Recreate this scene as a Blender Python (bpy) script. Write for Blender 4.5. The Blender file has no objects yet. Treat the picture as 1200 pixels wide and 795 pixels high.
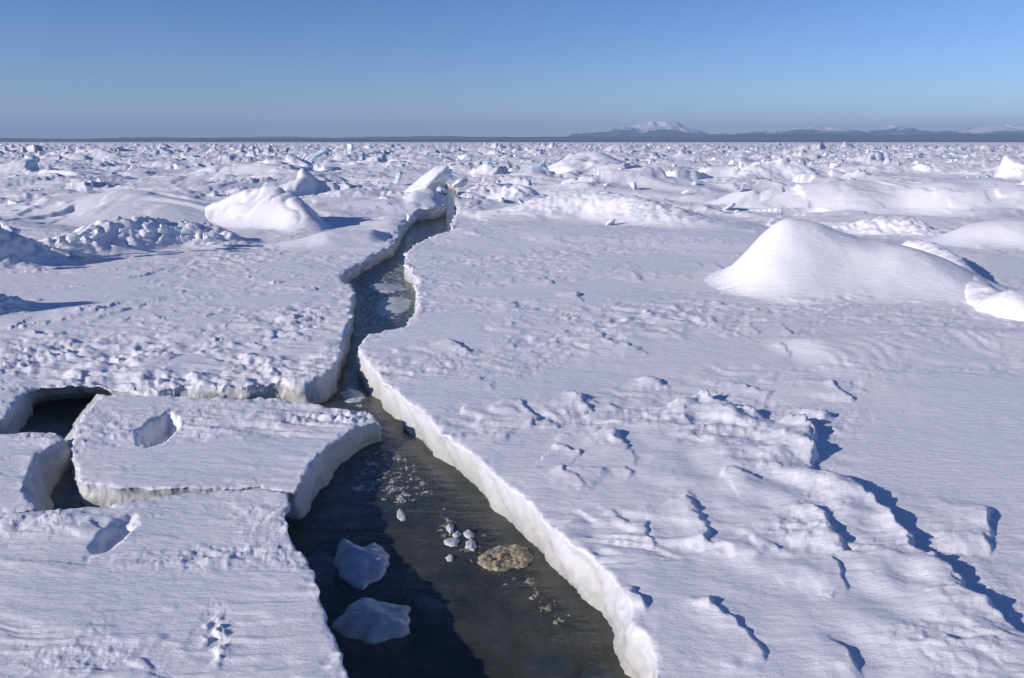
import bpy, bmesh, math, random
import numpy as np
from mathutils import Vector, Matrix, noise as mnoise

# ------------------------------------------------------------------ camera, sky, sun, exposure
scene = bpy.context.scene
COL = scene.collection
CAM_H = 4.0
FPX = 933.3                      # focal length in pixels of a 1200 px wide frame (28 mm on 36 mm)
PITCH = math.atan((397.5 - 166.5) / FPX)
cam_data = bpy.data.cameras.new("camera")
cam_data.lens = 28.0; cam_data.sensor_width = 36.0; cam_data.sensor_fit = 'HORIZONTAL'
cam_data.clip_start = 0.05; cam_data.clip_end = 120000
cam = bpy.data.objects.new("camera", cam_data); COL.objects.link(cam)
cam.location = (0, 0, CAM_H)
cam.rotation_euler = (math.radians(90) - PITCH, 0, 0)
scene.camera = cam
scene.render.resolution_x = 1024; scene.render.resolution_y = 678

SUN_EL = 20.0
TO_SUN_AZ = 206.0                # direction towards the sun, degrees counter-clockwise from +X
sd = Vector((math.cos(math.radians(TO_SUN_AZ)) * math.cos(math.radians(SUN_EL)),
             math.sin(math.radians(TO_SUN_AZ)) * math.cos(math.radians(SUN_EL)), math.sin(math.radians(SUN_EL))))
world = bpy.data.worlds.new("World"); scene.world = world; world.use_nodes = True
wn = world.node_tree.nodes; wl = world.node_tree.links
sky = wn.new("ShaderNodeTexSky"); sky.sky_type = 'NISHITA'; sky.sun_disc = False
sky.sun_elevation = math.radians(SUN_EL)
sky.sun_rotation = math.radians(90.0 - TO_SUN_AZ)
sky.altitude = 800; sky.air_density = 1.0; sky.dust_density = 0.0; sky.ozone_density = 4.0
gam = wn.new("ShaderNodeGamma"); gam.inputs[1].default_value = 1.35
wl.new(sky.outputs[0], gam.inputs[0])
tint = wn.new("ShaderNodeMix"); tint.data_type = 'RGBA'; tint.blend_type = 'MULTIPLY'; tint.inputs[0].default_value = 1.0
tint.inputs[7].default_value = (0.66, 0.645, 0.80, 1)
wl.new(gam.outputs[0], tint.inputs[6])
bg = wn["Background"]; wl.new(tint.outputs[2], bg.inputs[0]); bg.inputs[1].default_value = 0.079
sun_data = bpy.data.lights.new("sun", 'SUN'); sun_data.energy = 4.9; sun_data.angle = math.radians(0.53)
sun_data.color = (1.0, 0.905, 0.865)
sun = bpy.data.objects.new("sun", sun_data); COL.objects.link(sun)
sun.rotation_euler = sd.to_track_quat('Z', 'Y').to_euler()
vs = scene.view_settings
vs.view_transform = 'Standard'; vs.look = 'None'; vs.exposure = 0.0; vs.gamma = 1.0; vs.use_curve_mapping = False

# ------------------------------------------------------------------ projection helpers
CP, SP = math.cos(PITCH), math.sin(PITCH)
def at(px, py, z=0.0, a=0.0, b=0.0, y0=0.0, x0=0.0):
    """point where the sight line through a place of the photograph meets z = z + a(x-x0) + b(y-y0)"""
    u = (px - 600.0) / FPX; v = -(py - 397.5) / FPX
    dx, dy, dz = u, CP + v * SP, -SP + v * CP
    k = (z - a * x0 - b * y0 - CAM_H) / (dz - a * dx - b * dy)
    return np.array((dx * k, dy * k, CAM_H + dz * k))
def proj(x, y, z=0.0):
    zz = z - CAM_H
    depth = y * CP - zz * SP
    up = y * SP + zz * CP
    depth = np.maximum(depth, 1e-3)
    return 600.0 + FPX * x / depth, 397.5 - FPX * up / depth

# ------------------------------------------------------------------ noise
_r = np.random.RandomState(7)
_perm = np.concatenate([_r.permutation(256)] * 3).astype(np.int64)
_ang = _r.rand(256) * 2 * np.pi
_gx, _gy = np.cos(_ang), np.sin(_ang)
def perlin(x, y, seed=0):
    x = np.asarray(x, dtype=np.float64) + seed * 17.137; y = np.asarray(y, dtype=np.float64) - seed * 9.713
    xi = np.floor(x).astype(np.int64); yi = np.floor(y).astype(np.int64)
    xf = x - xi; yf = y - yi
    u = xf * xf * xf * (xf * (xf * 6 - 15) + 10); v = yf * yf * yf * (yf * (yf * 6 - 15) + 10)
    def g(ix, iy, fx, fy):
        h = _perm[_perm[(ix & 255)] + (iy & 255)]
        return _gx[h] * fx + _gy[h] * fy
    n00 = g(xi, yi, xf, yf); n10 = g(xi + 1, yi, xf - 1, yf)
    n01 = g(xi, yi + 1, xf, yf - 1); n11 = g(xi + 1, yi + 1, xf - 1, yf - 1)
    a = n00 + u * (n10 - n00); b = n01 + u * (n11 - n01)
    return (a + v * (b - a)) * 1.5
def sstep(e0, e1, x):
    t = np.clip((x - e0) / (e1 - e0), 0, 1); return t * t * (3 - 2 * t)
def octs(x, y, lam, n, sp, seed=0, gain=0.5, ax=1.0, ay=1.0, kind='f'):
    """fractal noise that leaves out what the mesh spacing sp cannot carry"""
    h = 0; amp = 1.0
    for i in range(n):
        L = lam / (2.0 ** i)
        w = sstep(1.6, 4.0, L / sp)
        if np.max(w) <= 0: break
        v = perlin(x / (L * ax), y / (L * ay), seed + i * 3)
        if kind == 'b': v = np.abs(v) * 2 - 0.6
        elif kind == 'r': v = (1 - np.abs(v) * 2) ** 2 - 0.4
        h = h + amp * w * v; amp *= gain
    return h

# ------------------------------------------------------------------ mesh helpers
def tag(o, label=None, cat=None, group=None, kind=None):
    if label: o['label'] = label
    if cat: o['category'] = cat
    if group: o['group'] = group
    if kind: o['kind'] = kind
    return o
def mesh_np(name, V, F, mats, midx=None, smooth=True):
    F = np.asarray(F, dtype=np.int32); k = F.shape[1]
    me = bpy.data.meshes.new(name)
    me.vertices.add(len(V)); me.vertices.foreach_set('co', np.asarray(V, dtype=np.float32).ravel())
    me.loops.add(F.size); me.loops.foreach_set('vertex_index', F.ravel())
    me.polygons.add(len(F)); me.polygons.foreach_set('loop_start', np.arange(0, F.size, k, dtype=np.int32))
    me.polygons.foreach_set('loop_total', np.full(len(F), k, dtype=np.int32))
    me.polygons.foreach_set('use_smooth', np.full(len(F), smooth, dtype=bool))
    for m in mats: me.materials.append(m)
    if midx is not None: me.polygons.foreach_set('material_index', np.asarray(midx, dtype=np.int32))
    me.update(calc_edges=True); me.validate()
    o = bpy.data.objects.new(name, me); COL.objects.link(o)
    return o
def recenter(o, c):
    """move a built mesh's origin to its base point c"""
    o.data.transform(Matrix.Translation(-Vector(c))); o.location = Vector(c)

def seg_info(x, y, pts, closed):
    """distance to a polyline, side of its nearest piece, fraction along it"""
    P = np.asarray(pts)[:, :2]; n = len(P)
    best = np.full(x.shape, 1e18); side = np.zeros(x.shape); tt = np.zeros(x.shape)
    m = n if closed else n - 1
    for i in range(m):
        a = P[i]; b = P[(i + 1) % n]; e = b - a; L2 = max(e @ e, 1e-12)
        t = np.clip(((x - a[0]) * e[0] + (y - a[1]) * e[1]) / L2, 0, 1)
        dx = x - a[0] - t * e[0]; dy = y - a[1] - t * e[1]; d2 = dx * dx + dy * dy
        w = d2 < best
        best = np.where(w, d2, best)
        side = np.where(w, e[0] * dy - e[1] * dx, side)
        tt = np.where(w, (i + t), tt)
    return np.sqrt(best), side, tt
def inside(x, y, P):
    P = np.asarray(P)[:, :2]; c = np.zeros(x.shape, bool); n = len(P)
    for i in range(n):
        a = P[i]; b = P[(i + 1) % n]
        if a[1] == b[1]: continue
        c ^= ((a[1] > y) != (b[1] > y)) & (x < (b[0] - a[0]) * (y - a[1]) / (b[1] - a[1]) + a[0])
    return c
def poly_sdf(P):
    P = np.asarray(P)[:, :2]
    lo = P.min(0) - 4; hi = P.max(0) + 4
    def f(x, y):
        out = np.full(x.shape, -5.0)
        m = (x > lo[0]) & (x < hi[0]) & (y > lo[1]) & (y < hi[1])
        if m.any():
            xs, ys = x[m], y[m]
            d, _, _ = seg_info(xs, ys, P, True)
            d = np.where(inside(xs, ys, P), d, -d)
            out[m] = d
        return out
    return f
def edge_noise(x, y, k=1.0, seed=50):
    d = np.hypot(x, y)
    a = k * np.clip(d * 0.0040, 0.02, 0.12)
    return a * (1.5 * perlin(x / 1.3, y / 1.3, seed + 7) + 1.1 * np.abs(perlin(x / 0.5, y / 0.5, seed)) + 0.65 * perlin(x / 0.21, y / 0.21, seed + 1) + 0.42 * perlin(x / 0.07, y / 0.07, seed + 2))

def rows(d0, d1, q=1.0):
    r = [d0]
    while r[-1] < d1:
        d = r[-1]
        foot = 1.7 * (d * d + CAM_H ** 2) / (CAM_H * FPX)
        ratio = 0.0058 if d < 90 else (0.0058 + (d - 90) / 400 * 0.012 if d < 490 else 0.018)
        if d > 3500: ratio = 0.09
        r.append(d + max(0.008, min(foot, d * ratio)) * q)
    return np.array(r)
def cols(t0, t1, q=1.0):
    s = 1.45 / FPX * q
    c = []; t = t0
    while t < t1 + s:
        c.append(t); t += s if abs(t) < 0.70 else s * (1 + (abs(t) - 0.70) * 60)
    return np.array(c)
def pgrid(t0, t1, d0, d1, q=1.0):
    R = rows(d0, d1, q); C = cols(t0, t1, q)
    return R[:, None] * C[None, :], np.repeat(R[:, None], len(C), 1)
def spacing(x, y):
    return np.maximum(1.45 / FPX * y, 0.012)
def grid_quads(nr, nc):
    i = np.arange(nr * nc).reshape(nr, nc)
    return np.stack([i[:-1, :-1], i[:-1, 1:], i[1:, 1:], i[1:, :-1]], -1).reshape(-1, 4)

def build_sheet(name, X, Y, sdf, H, mats, out=0.0, zbot=-1.0, lip=0.016, wallnoise=0.03, levels=16, smooth_sdf=None, parts=None):
    """snow-covered sheet of ice: its top is a height field cut along sdf = 0, its sides go down under the water"""
    nr, nc = X.shape; x = X.ravel().copy(); y = Y.ravel().copy()
    S = sdf(x, y); Q = grid_quads(nr, nc)
    keep = (S[Q] > 0).any(1); Q = Q[keep]
    used = np.zeros(len(x), bool); used[Q.ravel()] = True
    neg = used & (S <= 0); idx = np.nonzero(neg)[0]
    bx, by = x[idx], y[idx]; e = 0.004
    for _ in range(4):
        s = sdf(bx, by); gx = (sdf(bx + e, by) - sdf(bx - e, by)) / (2 * e); gy = (sdf(bx, by + e) - sdf(bx, by - e)) / (2 * e)
        g2 = np.maximum(gx * gx + gy * gy, 0.3)
        bx = bx - s * gx / g2 * 0.9; by = by - s * gy / g2 * 0.9
    x[idx] = bx; y[idx] = by
    S2 = S.copy(); S2[idx] = 0
    sp = spacing(x, y)
    z = H(x, y, sp)
    ed = np.clip(S2, 0, 1e9)
    le = lip * np.clip(sp / 0.014, 1, 4)
    w_ = np.clip(sp / 0.014, 1, 3)
    z = z + np.exp(-ed / (0.07 * w_)) * 0.020 * w_ * np.maximum(octs(x, y, 0.28, 4, sp, 79, 0.6), -0.3)
    z = z - le * np.exp(-ed / le) * (0.8 + 0.9 * perlin(x / 0.2, y / 0.2, 77))
    # walls
    E = np.concatenate([Q[:, [0, 1]], Q[:, [1, 2]], Q[:, [2, 3]], Q[:, [3, 0]]])
    key = np.minimum(E[:, 0], E[:, 1]).astype(np.int64) * len(x) + np.maximum(E[:, 0], E[:, 1])
    u, inv, cnt = np.unique(key, return_inverse=True, return_counts=True)
    E = E[cnt[inv.ravel()] == 1]
    E = E[neg[E[:, 0]] & neg[E[:, 1]]]
    bv = np.unique(E.ravel()); loc = -np.ones(len(x), np.int64); loc[bv] = np.arange(len(bv))
    vx, vy, vz = x[bv], y[bv], z[bv]
    ss = smooth_sdf or sdf; gx = 0; gy = 0
    for rr in (0.12, 0.3):
        for q in range(12):
            cx_, sy_ = math.cos(q * math.pi / 6), math.sin(q * math.pi / 6)
            sv = ss(vx + rr * cx_, vy + rr * sy_); gx = gx + cx_ * sv; gy = gy + sy_ * sv
    gap = ss(vx, vy)                       # how far the ragged rim stands back from the even wall below it
    g = np.maximum(np.hypot(gx, gy), 1e-6); nx, ny = -gx / g, -gy / g
    nxt = np.arange(len(bv)); prv = nxt.copy(); nxt[loc[E[:, 0]]] = loc[E[:, 1]]; prv[loc[E[:, 1]]] = loc[E[:, 0]]
    def soft(a, n):
        for _ in range(n): a = 0.4 * a + 0.3 * (a[nxt] + a[prv])
        return a
    nx, ny = soft(nx, 12), soft(ny, 12); bx_, by_ = vx.copy(), vy.copy()
    o = out(vx, vy, nx, ny) if callable(out) else np.full(vx.shape, out)
    V = [np.stack([x, y, z], 1)]; base = len(x); prev = bv; F = [Q]; M = [np.zeros(len(Q), np.int32)]
    for k in range(1, levels + 1):
        f = k / levels
        vx, vy, gap, o, nx, ny = [soft(q_, 3) for q_ in (vx, vy, gap, o, nx, ny)]
        zz = soft(vz, 2 * k) + (zbot - vz) * f ** 1.15
        depth = vz - zz
        off = o * np.clip(depth / 0.42, 0, 1.6) ** 0.8
        wn_ = (perlin(vx * 1.7 + zz * 2.6, vy * 1.7 - zz * 2.9, 31) * 1.3 + perlin(vx * 5 + zz * 8, vy * 5 - zz * 7, 32) * 0.6
               + 0.45 * perlin(zz * 17 + vx * 0.5, vx * 0.6 + vy * 0.6, 36) + perlin(vx * 13 + zz * 19, vy * 13 + zz * 17, 33) * 0.28 * (sp[bv] < 0.03))
        off = off + np.clip(gap, -0.08, 0.2) * min(1.0, f * 7) + wn_ * wallnoise * min(1.0, f * 6) + 0.02 * math.sin(f * 3.14)
        V.append(np.stack([vx + nx * off, vy + ny * off, zz + 0.012 * perlin(vx * 11, vy * 11 + zz * 9, 34)], 1))
        cur = base + (k - 1) * len(bv) + np.arange(len(bv))
        a, b = E[:, 0], E[:, 1]
        pa = a if k == 1 else prev[loc[a]]; pb = b if k == 1 else prev[loc[b]]
        F.append(np.stack([pb, pa, cur[loc[a]], cur[loc[b]]], 1)); M.append(np.full(len(E), 1, np.int32))
        prev = cur
    V = np.concatenate(V); F = np.concatenate(F); M = np.concatenate(M)
    use = np.zeros(len(V), bool); use[F.ravel()] = True; new = np.cumsum(use) - 1
    if parts:                               # a thing with its snow cover and its cut side as separate parts
        root, c = parts
        for pn, mi in (("snow_cover", 0), ("ice_wall", 1)):
            Fi = F[M == mi]; u_ = np.zeros(len(V), bool); u_[Fi.ravel()] = True; nw = np.cumsum(u_) - 1
            o = mesh_np(pn, V[u_] - np.array(c), nw[Fi], [mats[mi]]); o.parent = root
        return root
    return mesh_np(name, V[use], new[F], mats, M)

# ------------------------------------------------------------------ materials
def new_mat(name):
    m = bpy.data.materials.new(name); m.use_nodes = True
    nt = m.node_tree; b = nt.nodes["Principled BSDF"]
    return m, nt, b
def N(nt, t, **kw):
    n = nt.nodes.new(t)
    for k, v in kw.items(): setattr(n, k, v)
    return n
def geo_pos(nt): return N(nt, "ShaderNodeNewGeometry").outputs['Position']
def noise_node(nt, vec, scale, detail=6, rough=0.6, stretch=None):
    if stretch:
        mp = N(nt, "ShaderNodeMapping"); nt.links.new(vec, mp.inputs[0]); mp.inputs['Scale'].default_value = stretch; vec = mp.outputs[0]
    n = N(nt, "ShaderNodeTexNoise"); n.inputs['Scale'].default_value = scale; n.inputs['Detail'].default_value = detail
    n.inputs['Roughness'].default_value = rough; nt.links.new(vec, n.inputs['Vector']); return n.outputs[0]
def ramp(nt, fac, stops):
    r = N(nt, "ShaderNodeValToRGB"); nt.links.new(fac, r.inputs[0])
    el = r.color_ramp.elements
    while len(el) < len(stops): el.new(0.5)
    for e, (p, c) in zip(el, stops): e.position = p; e.color = (*c, 1)
    return r.outputs[0]
def bump(nt, h, strength, dist, prev=None):
    b = N(nt, "ShaderNodeBump"); b.inputs['Strength'].default_value = strength; b.inputs['Distance'].default_value = dist
    nt.links.new(h, b.inputs['Height'])
    if prev: nt.links.new(prev, b.inputs['Normal'])
    return b.outputs[0]

def snow_material():
    m, nt, b = new_mat("wind_packed_snow")
    p = geo_pos(nt)
    c = noise_node(nt, p, 0.35, 5, 0.6, (0.5, 1, 1))
    col = ramp(nt, c, [(0.3, (0.80, 0.81, 0.845)), (0.7, (0.865, 0.865, 0.88))])
    nt.links.new(col, b.inputs['Base Color'])
    b.inputs['Roughness'].default_value = 0.62
    b.inputs['Specular IOR Level'].default_value = 0.28
    n1 = noise_node(nt, p, 9, 7, 0.62, (0.55, 1.3, 1))
    n2 = noise_node(nt, p, 85, 4, 0.7)
    wv = N(nt, "ShaderNodeTexNoise"); wv.inputs['Scale'].default_value = 0.8; nt.links.new(p, wv.inputs['Vector'])
    va = N(nt, "ShaderNodeVectorMath", operation='MULTIPLY_ADD'); nt.links.new(wv.outputs['Color'], va.inputs[0]); va.inputs[1].default_value = (0.9, 0.9, 0); nt.links.new(p, va.inputs[2])
    n3 = noise_node(nt, va.outputs[0], 3.0, 7, 0.65, (0.42, 1.7, 1))
    x = bump(nt, n3, 0.18, 0.025); x = bump(nt, n1, 0.55, 0.04, x); x = bump(nt, n2, 0.6, 0.009, x)
    nt.links.new(x, b.inputs['Normal'])
    return m
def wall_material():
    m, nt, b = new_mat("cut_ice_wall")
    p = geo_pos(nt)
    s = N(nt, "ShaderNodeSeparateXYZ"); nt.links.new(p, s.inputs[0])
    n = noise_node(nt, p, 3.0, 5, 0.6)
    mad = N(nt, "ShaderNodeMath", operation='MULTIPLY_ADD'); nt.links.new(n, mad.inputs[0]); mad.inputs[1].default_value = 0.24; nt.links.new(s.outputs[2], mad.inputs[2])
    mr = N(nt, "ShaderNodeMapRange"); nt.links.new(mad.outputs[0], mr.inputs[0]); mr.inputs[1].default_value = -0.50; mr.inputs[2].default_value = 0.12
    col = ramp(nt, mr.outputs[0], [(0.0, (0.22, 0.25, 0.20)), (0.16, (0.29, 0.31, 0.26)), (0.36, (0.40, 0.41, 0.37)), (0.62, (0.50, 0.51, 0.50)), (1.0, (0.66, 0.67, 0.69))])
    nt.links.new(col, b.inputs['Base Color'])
    b.inputs['Roughness'].default_value = 0.42
    n1 = noise_node(nt, p, 14, 6, 0.65, (1, 1, 0.45)); n2 = noise_node(nt, p, 60, 4, 0.7)
    x = bump(nt, n1, 0.5, 0.03); x = bump(nt, n2, 0.35, 0.008, x)
    nt.links.new(x, b.inputs['Normal'])
    return m
def ice_material(name, c0, c1, rough=0.4, scale=6, bumpd=0.02):
    m, nt, b = new_mat(name)
    tc = N(nt, "ShaderNodeTexCoord").outputs['Object']
    n = noise_node(nt, tc, scale, 5, 0.6)
    nt.links.new(ramp(nt, n, [(0.32, c0), (0.68, c1)]), b.inputs['Base Color'])
    b.inputs['Roughness'].default_value = rough
    b.inputs['Specular IOR Level'].default_value = 0.35
    n1 = noise_node(nt, tc, scale * 3, 6, 0.65)
    nt.links.new(bump(nt, n1, 0.5, bumpd), b.inputs['Normal'])
    return m
def water_material():
    m, nt, b = new_mat("cold_sea_water")
    nt.nodes.remove(b)
    out = nt.nodes["Material Output"]; p = geo_pos(nt)
    tr = N(nt, "ShaderNodeBsdfTransparent"); tr.inputs[0].default_value = (0.84, 0.90, 0.88, 1)
    df = N(nt, "ShaderNodeBsdfDiffuse")
    n = noise_node(nt, p, 1.3, 9, 0.72, (1, 0.8, 1))
    nt.links.new(ramp(nt, n, [(0.35, (0.06, 0.09, 0.085)), (0.50, (0.15, 0.16, 0.13)), (0.72, (0.30, 0.29, 0.22))]), df.inputs[0])
    mx = N(nt, "ShaderNodeMixShader"); mx.inputs[0].default_value = 0.34
    nt.links.new(tr.outputs[0], mx.inputs[1]); nt.links.new(df.outputs[0], mx.inputs[2])
    gl = N(nt, "ShaderNodeBsdfGlossy"); gl.inputs['Roughness'].default_value = 0.10
    w = noise_node(nt, p, 3.2, 5, 0.6, (0.6, 1.6, 1)); w2 = noise_node(nt, p, 26, 3, 0.6)
    nrm = bump(nt, w2, 0.22, 0.012, bump(nt, w, 0.40, 0.06))
    nt.links.new(nrm, gl.inputs['Normal'])
    fr = N(nt, "ShaderNodeFresnel"); fr.inputs[0].default_value = 1.33; nt.links.new(nrm, fr.inputs['Normal'])
    m2 = N(nt, "ShaderNodeMixShader"); nt.links.new(fr.outputs[0], m2.inputs[0])
    nt.links.new(mx.outputs[0], m2.inputs[1]); nt.links.new(gl.outputs[0], m2.inputs[2])
    nt.links.new(m2.outputs[0], out.inputs['Surface'])
    return m
SNOW = snow_material(); WALL = wall_material(); WATER = water_material()
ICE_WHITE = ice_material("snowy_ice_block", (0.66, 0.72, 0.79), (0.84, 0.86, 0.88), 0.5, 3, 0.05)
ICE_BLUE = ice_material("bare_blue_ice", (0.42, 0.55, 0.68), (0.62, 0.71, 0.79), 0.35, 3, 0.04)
ICE_WET = ice_material("wet_sea_ice", (0.32, 0.36, 0.38), (0.50, 0.53, 0.55), 0.28, 5, 0.010)
ICE_BIT = ice_material('pale_ice_bit', (0.42, 0.44, 0.46), (0.62, 0.63, 0.64), 0.35, 12, 0.01)
ICE_BROWN = ice_material("algae_stained_ice", (0.17, 0.14, 0.085), (0.42, 0.37, 0.27), 0.35, 12, 0.015)
ICE_SUNK = ice_material("sunken_grey_ice", (0.42, 0.46, 0.43), (0.66, 0.68, 0.62), 0.4, 8, 0.012)

# ------------------------------------------------------------------ outlines read off the photograph
WL = -0.42                                            # water level, the snow surface being 0
RIGHT_RIM = [(775, 830), (770, 795), (768, 772), (757, 750), (742, 738), (736, 715), (722, 690), (702, 662), (688, 648), (668, 635), (645, 612),
             (625, 592), (600, 572), (575, 548), (550, 525), (520, 505), (500, 487), (478, 470), (459, 455), (438, 434), (428, 425), (421, 410), (424, 399),
             (433, 391), (455, 388), (472, 386), (484, 374), (489, 361), (490, 345), (492, 331), (484, 318), (476, 311), (477, 297), (486, 288),
             (499, 281), (513, 276), (530, 271), (532, 257), (537, 248), (534, 238), (537, 228), (536, 219)]
LEFT_RIM = [(524, 214), (513, 217), (507, 226), (509, 236), (516, 240), (524, 245), (514, 247), (502, 249), (491, 249), (479, 256), (469, 269), (465, 280), (457, 289), (440, 297),
            (419, 308), (400, 322), (399, 330), (414, 335), (411, 357), (406, 384), (399, 408), (390, 430), (378, 443), (355, 448), (330, 446),
            (290, 450), (250, 451), (215, 451), (185, 454), (160, 453), (120, 449), (70, 448), (34, 451), (22, 462), (14, 477), (4, 490), (-20, 497), (-80, 501), (-350, 505), (-500, 508)]
hole = [at(x, y)[:2] for x, y in RIGHT_RIM] + [at(x, y)[:2] for x, y in LEFT_RIM]
hole = [at(835, 1000)[:2], at(880, 1200)[:2]][::-1] + hole + [(-14.0, 1.0), (2.0, 0.8)]
hole_sdf = poly_sdf(hole)
def ground_sdf(x, y):
    return -hole_sdf(x, y) + edge_noise(x, y)

RIDGE = [(812, 462), (838, 470), (868, 480), (905, 494), (940, 497), (952, 512), (950, 545), (968, 565), (1002, 572), (1014, 590), (1042, 612), (1060, 640), (1085, 655),
         (1105, 672), (1135, 700), (1160, 722), (1200, 752), (1260, 800), (1330, 860)]
LEDGES = [  # (outline, height, length of the ramp up to it) : wind-cut ledges whose right side drops off
    (RIDGE, 0.20, 1.3),
    ([(798, 584), (812, 596), (820, 612), (832, 626), (838, 652)], 0.07, .5), ([(952, 598), (962, 622), (975, 636), (994, 655)], 0.09, .6),
    ([(985, 655), (985, 690), (965, 710)], 0.05, .4), ([(725, 690), (745, 700), (760, 712)], 0.06, .3), ([(812, 718), (835, 724), (846, 716)], 0.05, .25),
    ([(520, 398), (540, 406), (556, 417)], 0.10, .6), ([(752, 440), (772, 446), (786, 452)], 0.10, .5), ([(835, 700), (850, 730), (880, 752), (905, 790)], 0.05, .4),
    ([(672, 342), (684, 350)], 0.10, .8), ([(655, 458), (700, 470), (735, 478)], 0.05, .4), ([(1165, 592), (1158, 625), (1162, 655)], 0.10, .5),
    ([(700, 500), (722, 512), (730, 520)], 0.07, .4), ([(640, 548), (690, 548), (716, 553)], 0.06, .4), ([(830, 560), (852, 556), (905, 566)], 0.06, .3),
    ([(978, 752), (995, 775), (1000, 800)], 0.05, .3), ([(905, 640), (915, 664)], 0.04, .3), ([(1090, 745), (1120, 762), (1170, 772)], 0.06, .4),
    ([(590, 505), (600, 515)], 0.05, .3), ([(930, 478), (965, 483), (985, 492)], 0.10, .5),
    ([(60, 378), (110, 366), (150, 352)], 0.05, .5), ([(140, 330), (175, 322), (205, 312)], 0.06, .7), ([(90, 380), (170, 356), (200, 348)], 0.05, .5)]
_rl = random.Random(21)
for _ in range(85):                                    # many small wind-cut scarps, their steep side away from the sun
    px_ = _rl.uniform(430, 1000); py_ = 300 + 480 * _rl.random() ** 1.2
    if px_ < 430 + max(0, py_ - 430) * 0.95 + 40: continue
    if px_ > 800 + (py_ - 460) * 1.1 and py_ > 460: continue
    if py_ > 610: continue
    k_ = (py_ - 150) / 400; L_ = []; x_, y_ = px_, py_
    for _q in range(_rl.randint(3, 5)):
        L_.append((x_, y_)); x_ += _rl.uniform(4, 14) * k_; y_ += _rl.uniform(1, 11) * k_
    LEDGES.append((L_, _rl.uniform(0.02, 0.07), _rl.uniform(.15, .5)))
for _ in range(40):
    px_ = _rl.uniform(-40, 380); py_ = _rl.uniform(300, 440); k_ = (py_ - 150) / 300; L_ = []; x_, y_ = px_, py_
    for _q in range(3):
        L_.append((x_, y_)); x_ += _rl.uniform(4, 14) * k_; y_ += _rl.uniform(-4, 5) * k_
    LEDGES.append((L_, _rl.uniform(0.03, 0.07), _rl.uniform(.2, .5)))
_ledges = [([at(x, y) for x, y in L], h, r) for L, h, r in LEDGES]
def blob(px, py, cx, cy, rx, ry, p=2): return np.exp(-(np.abs((px - cx) / rx) ** p + np.abs((py - cy) / ry) ** p))

def detail(x, y, sp, rough=0.0, terr=1.0):
    """crust, wind-cut layers, ripples and lumps of the snow surface"""
    wx = x + 0.25 * perlin(x / 1.1, y / 1.1, 3); wy = y + 0.25 * perlin(x / 1.3, y / 1.3, 4)
    patch = sstep(0.02, 0.38, octs(x, y, 2.6, 3, sp, 11, ax=1.9) + rough * 0.6)
    patch2 = sstep(-0.05, 0.30, octs(x, y, 2.1, 2, sp, 15, ax=2.2) + rough * 0.5)
    h = 0.010 * octs(wx, wy, 1.6, 3, sp, 20, 0.5, ax=2.0)
    sas = octs(wx + wy * 0.5, wy, 0.30, 3, sp, 24, 0.6, ax=4.5)
    h = h + 0.011 * sstep(0.0, 0.22, sas) * (0.25 + patch2) + 0.003 * sas
    t = 3.2 * octs(wx, wy, 1.9, 4, sp, 35, 0.5, ax=2.3) + 0.35 * wx + 20
    fl = np.floor(t); fr = t - fl
    w = np.clip(1 - sp * 6, 0, 1)
    h = h + 0.040 * terr * (sstep(0.74, 1.0, fr) - fr) * patch2 * w * (1 + 0.3 * rough)
    crust = octs(wx, wy, 0.34, 5, sp, 28, 0.72, ax=2.0) - 0.6 * np.abs(octs(wx, wy, 0.55, 3, sp, 31, 0.6, ax=1.7))
    cl = sstep(0.05, 0.35, octs(wx, wy, 0.17, 3, sp, 33, 0.6, ax=1.3))
    h = h + patch * ((0.014 + 0.055 * rough) * crust + 0.010 * cl)
    return h
def plates(x, y, L, seed, share, tilt, lift):
    """tilted floe pieces frozen into the pack: cells with their own slope"""
    X_ = x / L; Y_ = y / (L * 0.8); ix = np.floor(X_).astype(np.int64); iy = np.floor(Y_).astype(np.int64)
    f1 = np.full(x.shape, 9.0); f2 = f1.copy(); h = np.zeros(x.shape)
    def rn(a, b, k): return _perm[_perm[(a + seed * 7 + k * 31) & 255] + ((b + k * 57) & 255)] / 255.0
    for i in (-1, 0, 1):
        for j in (-1, 0, 1):
            a = ix + i; b = iy + j
            dx = X_ - (a + rn(a, b, 1)); dy = Y_ - (b + rn(a, b, 2)); d2 = np.hypot(dx, dy) * (0.7 + 0.6 * rn(a, b, 7))
            on = rn(a, b, 3) < share; ang = rn(a, b, 4) * 2 * np.pi
            v = np.where(on, lift * rn(a, b, 5) + tilt * (0.3 + rn(a, b, 6)) * (np.cos(ang) * dx + np.sin(ang) * dy), 0)
            c = d2 < f1
            f2 = np.where(c, f1, np.minimum(f2, d2)); h = np.where(c, v, h); f1 = np.where(c, d2, f1)
    return h * sstep(0.0, 0.10, f2 - f1)
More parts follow.
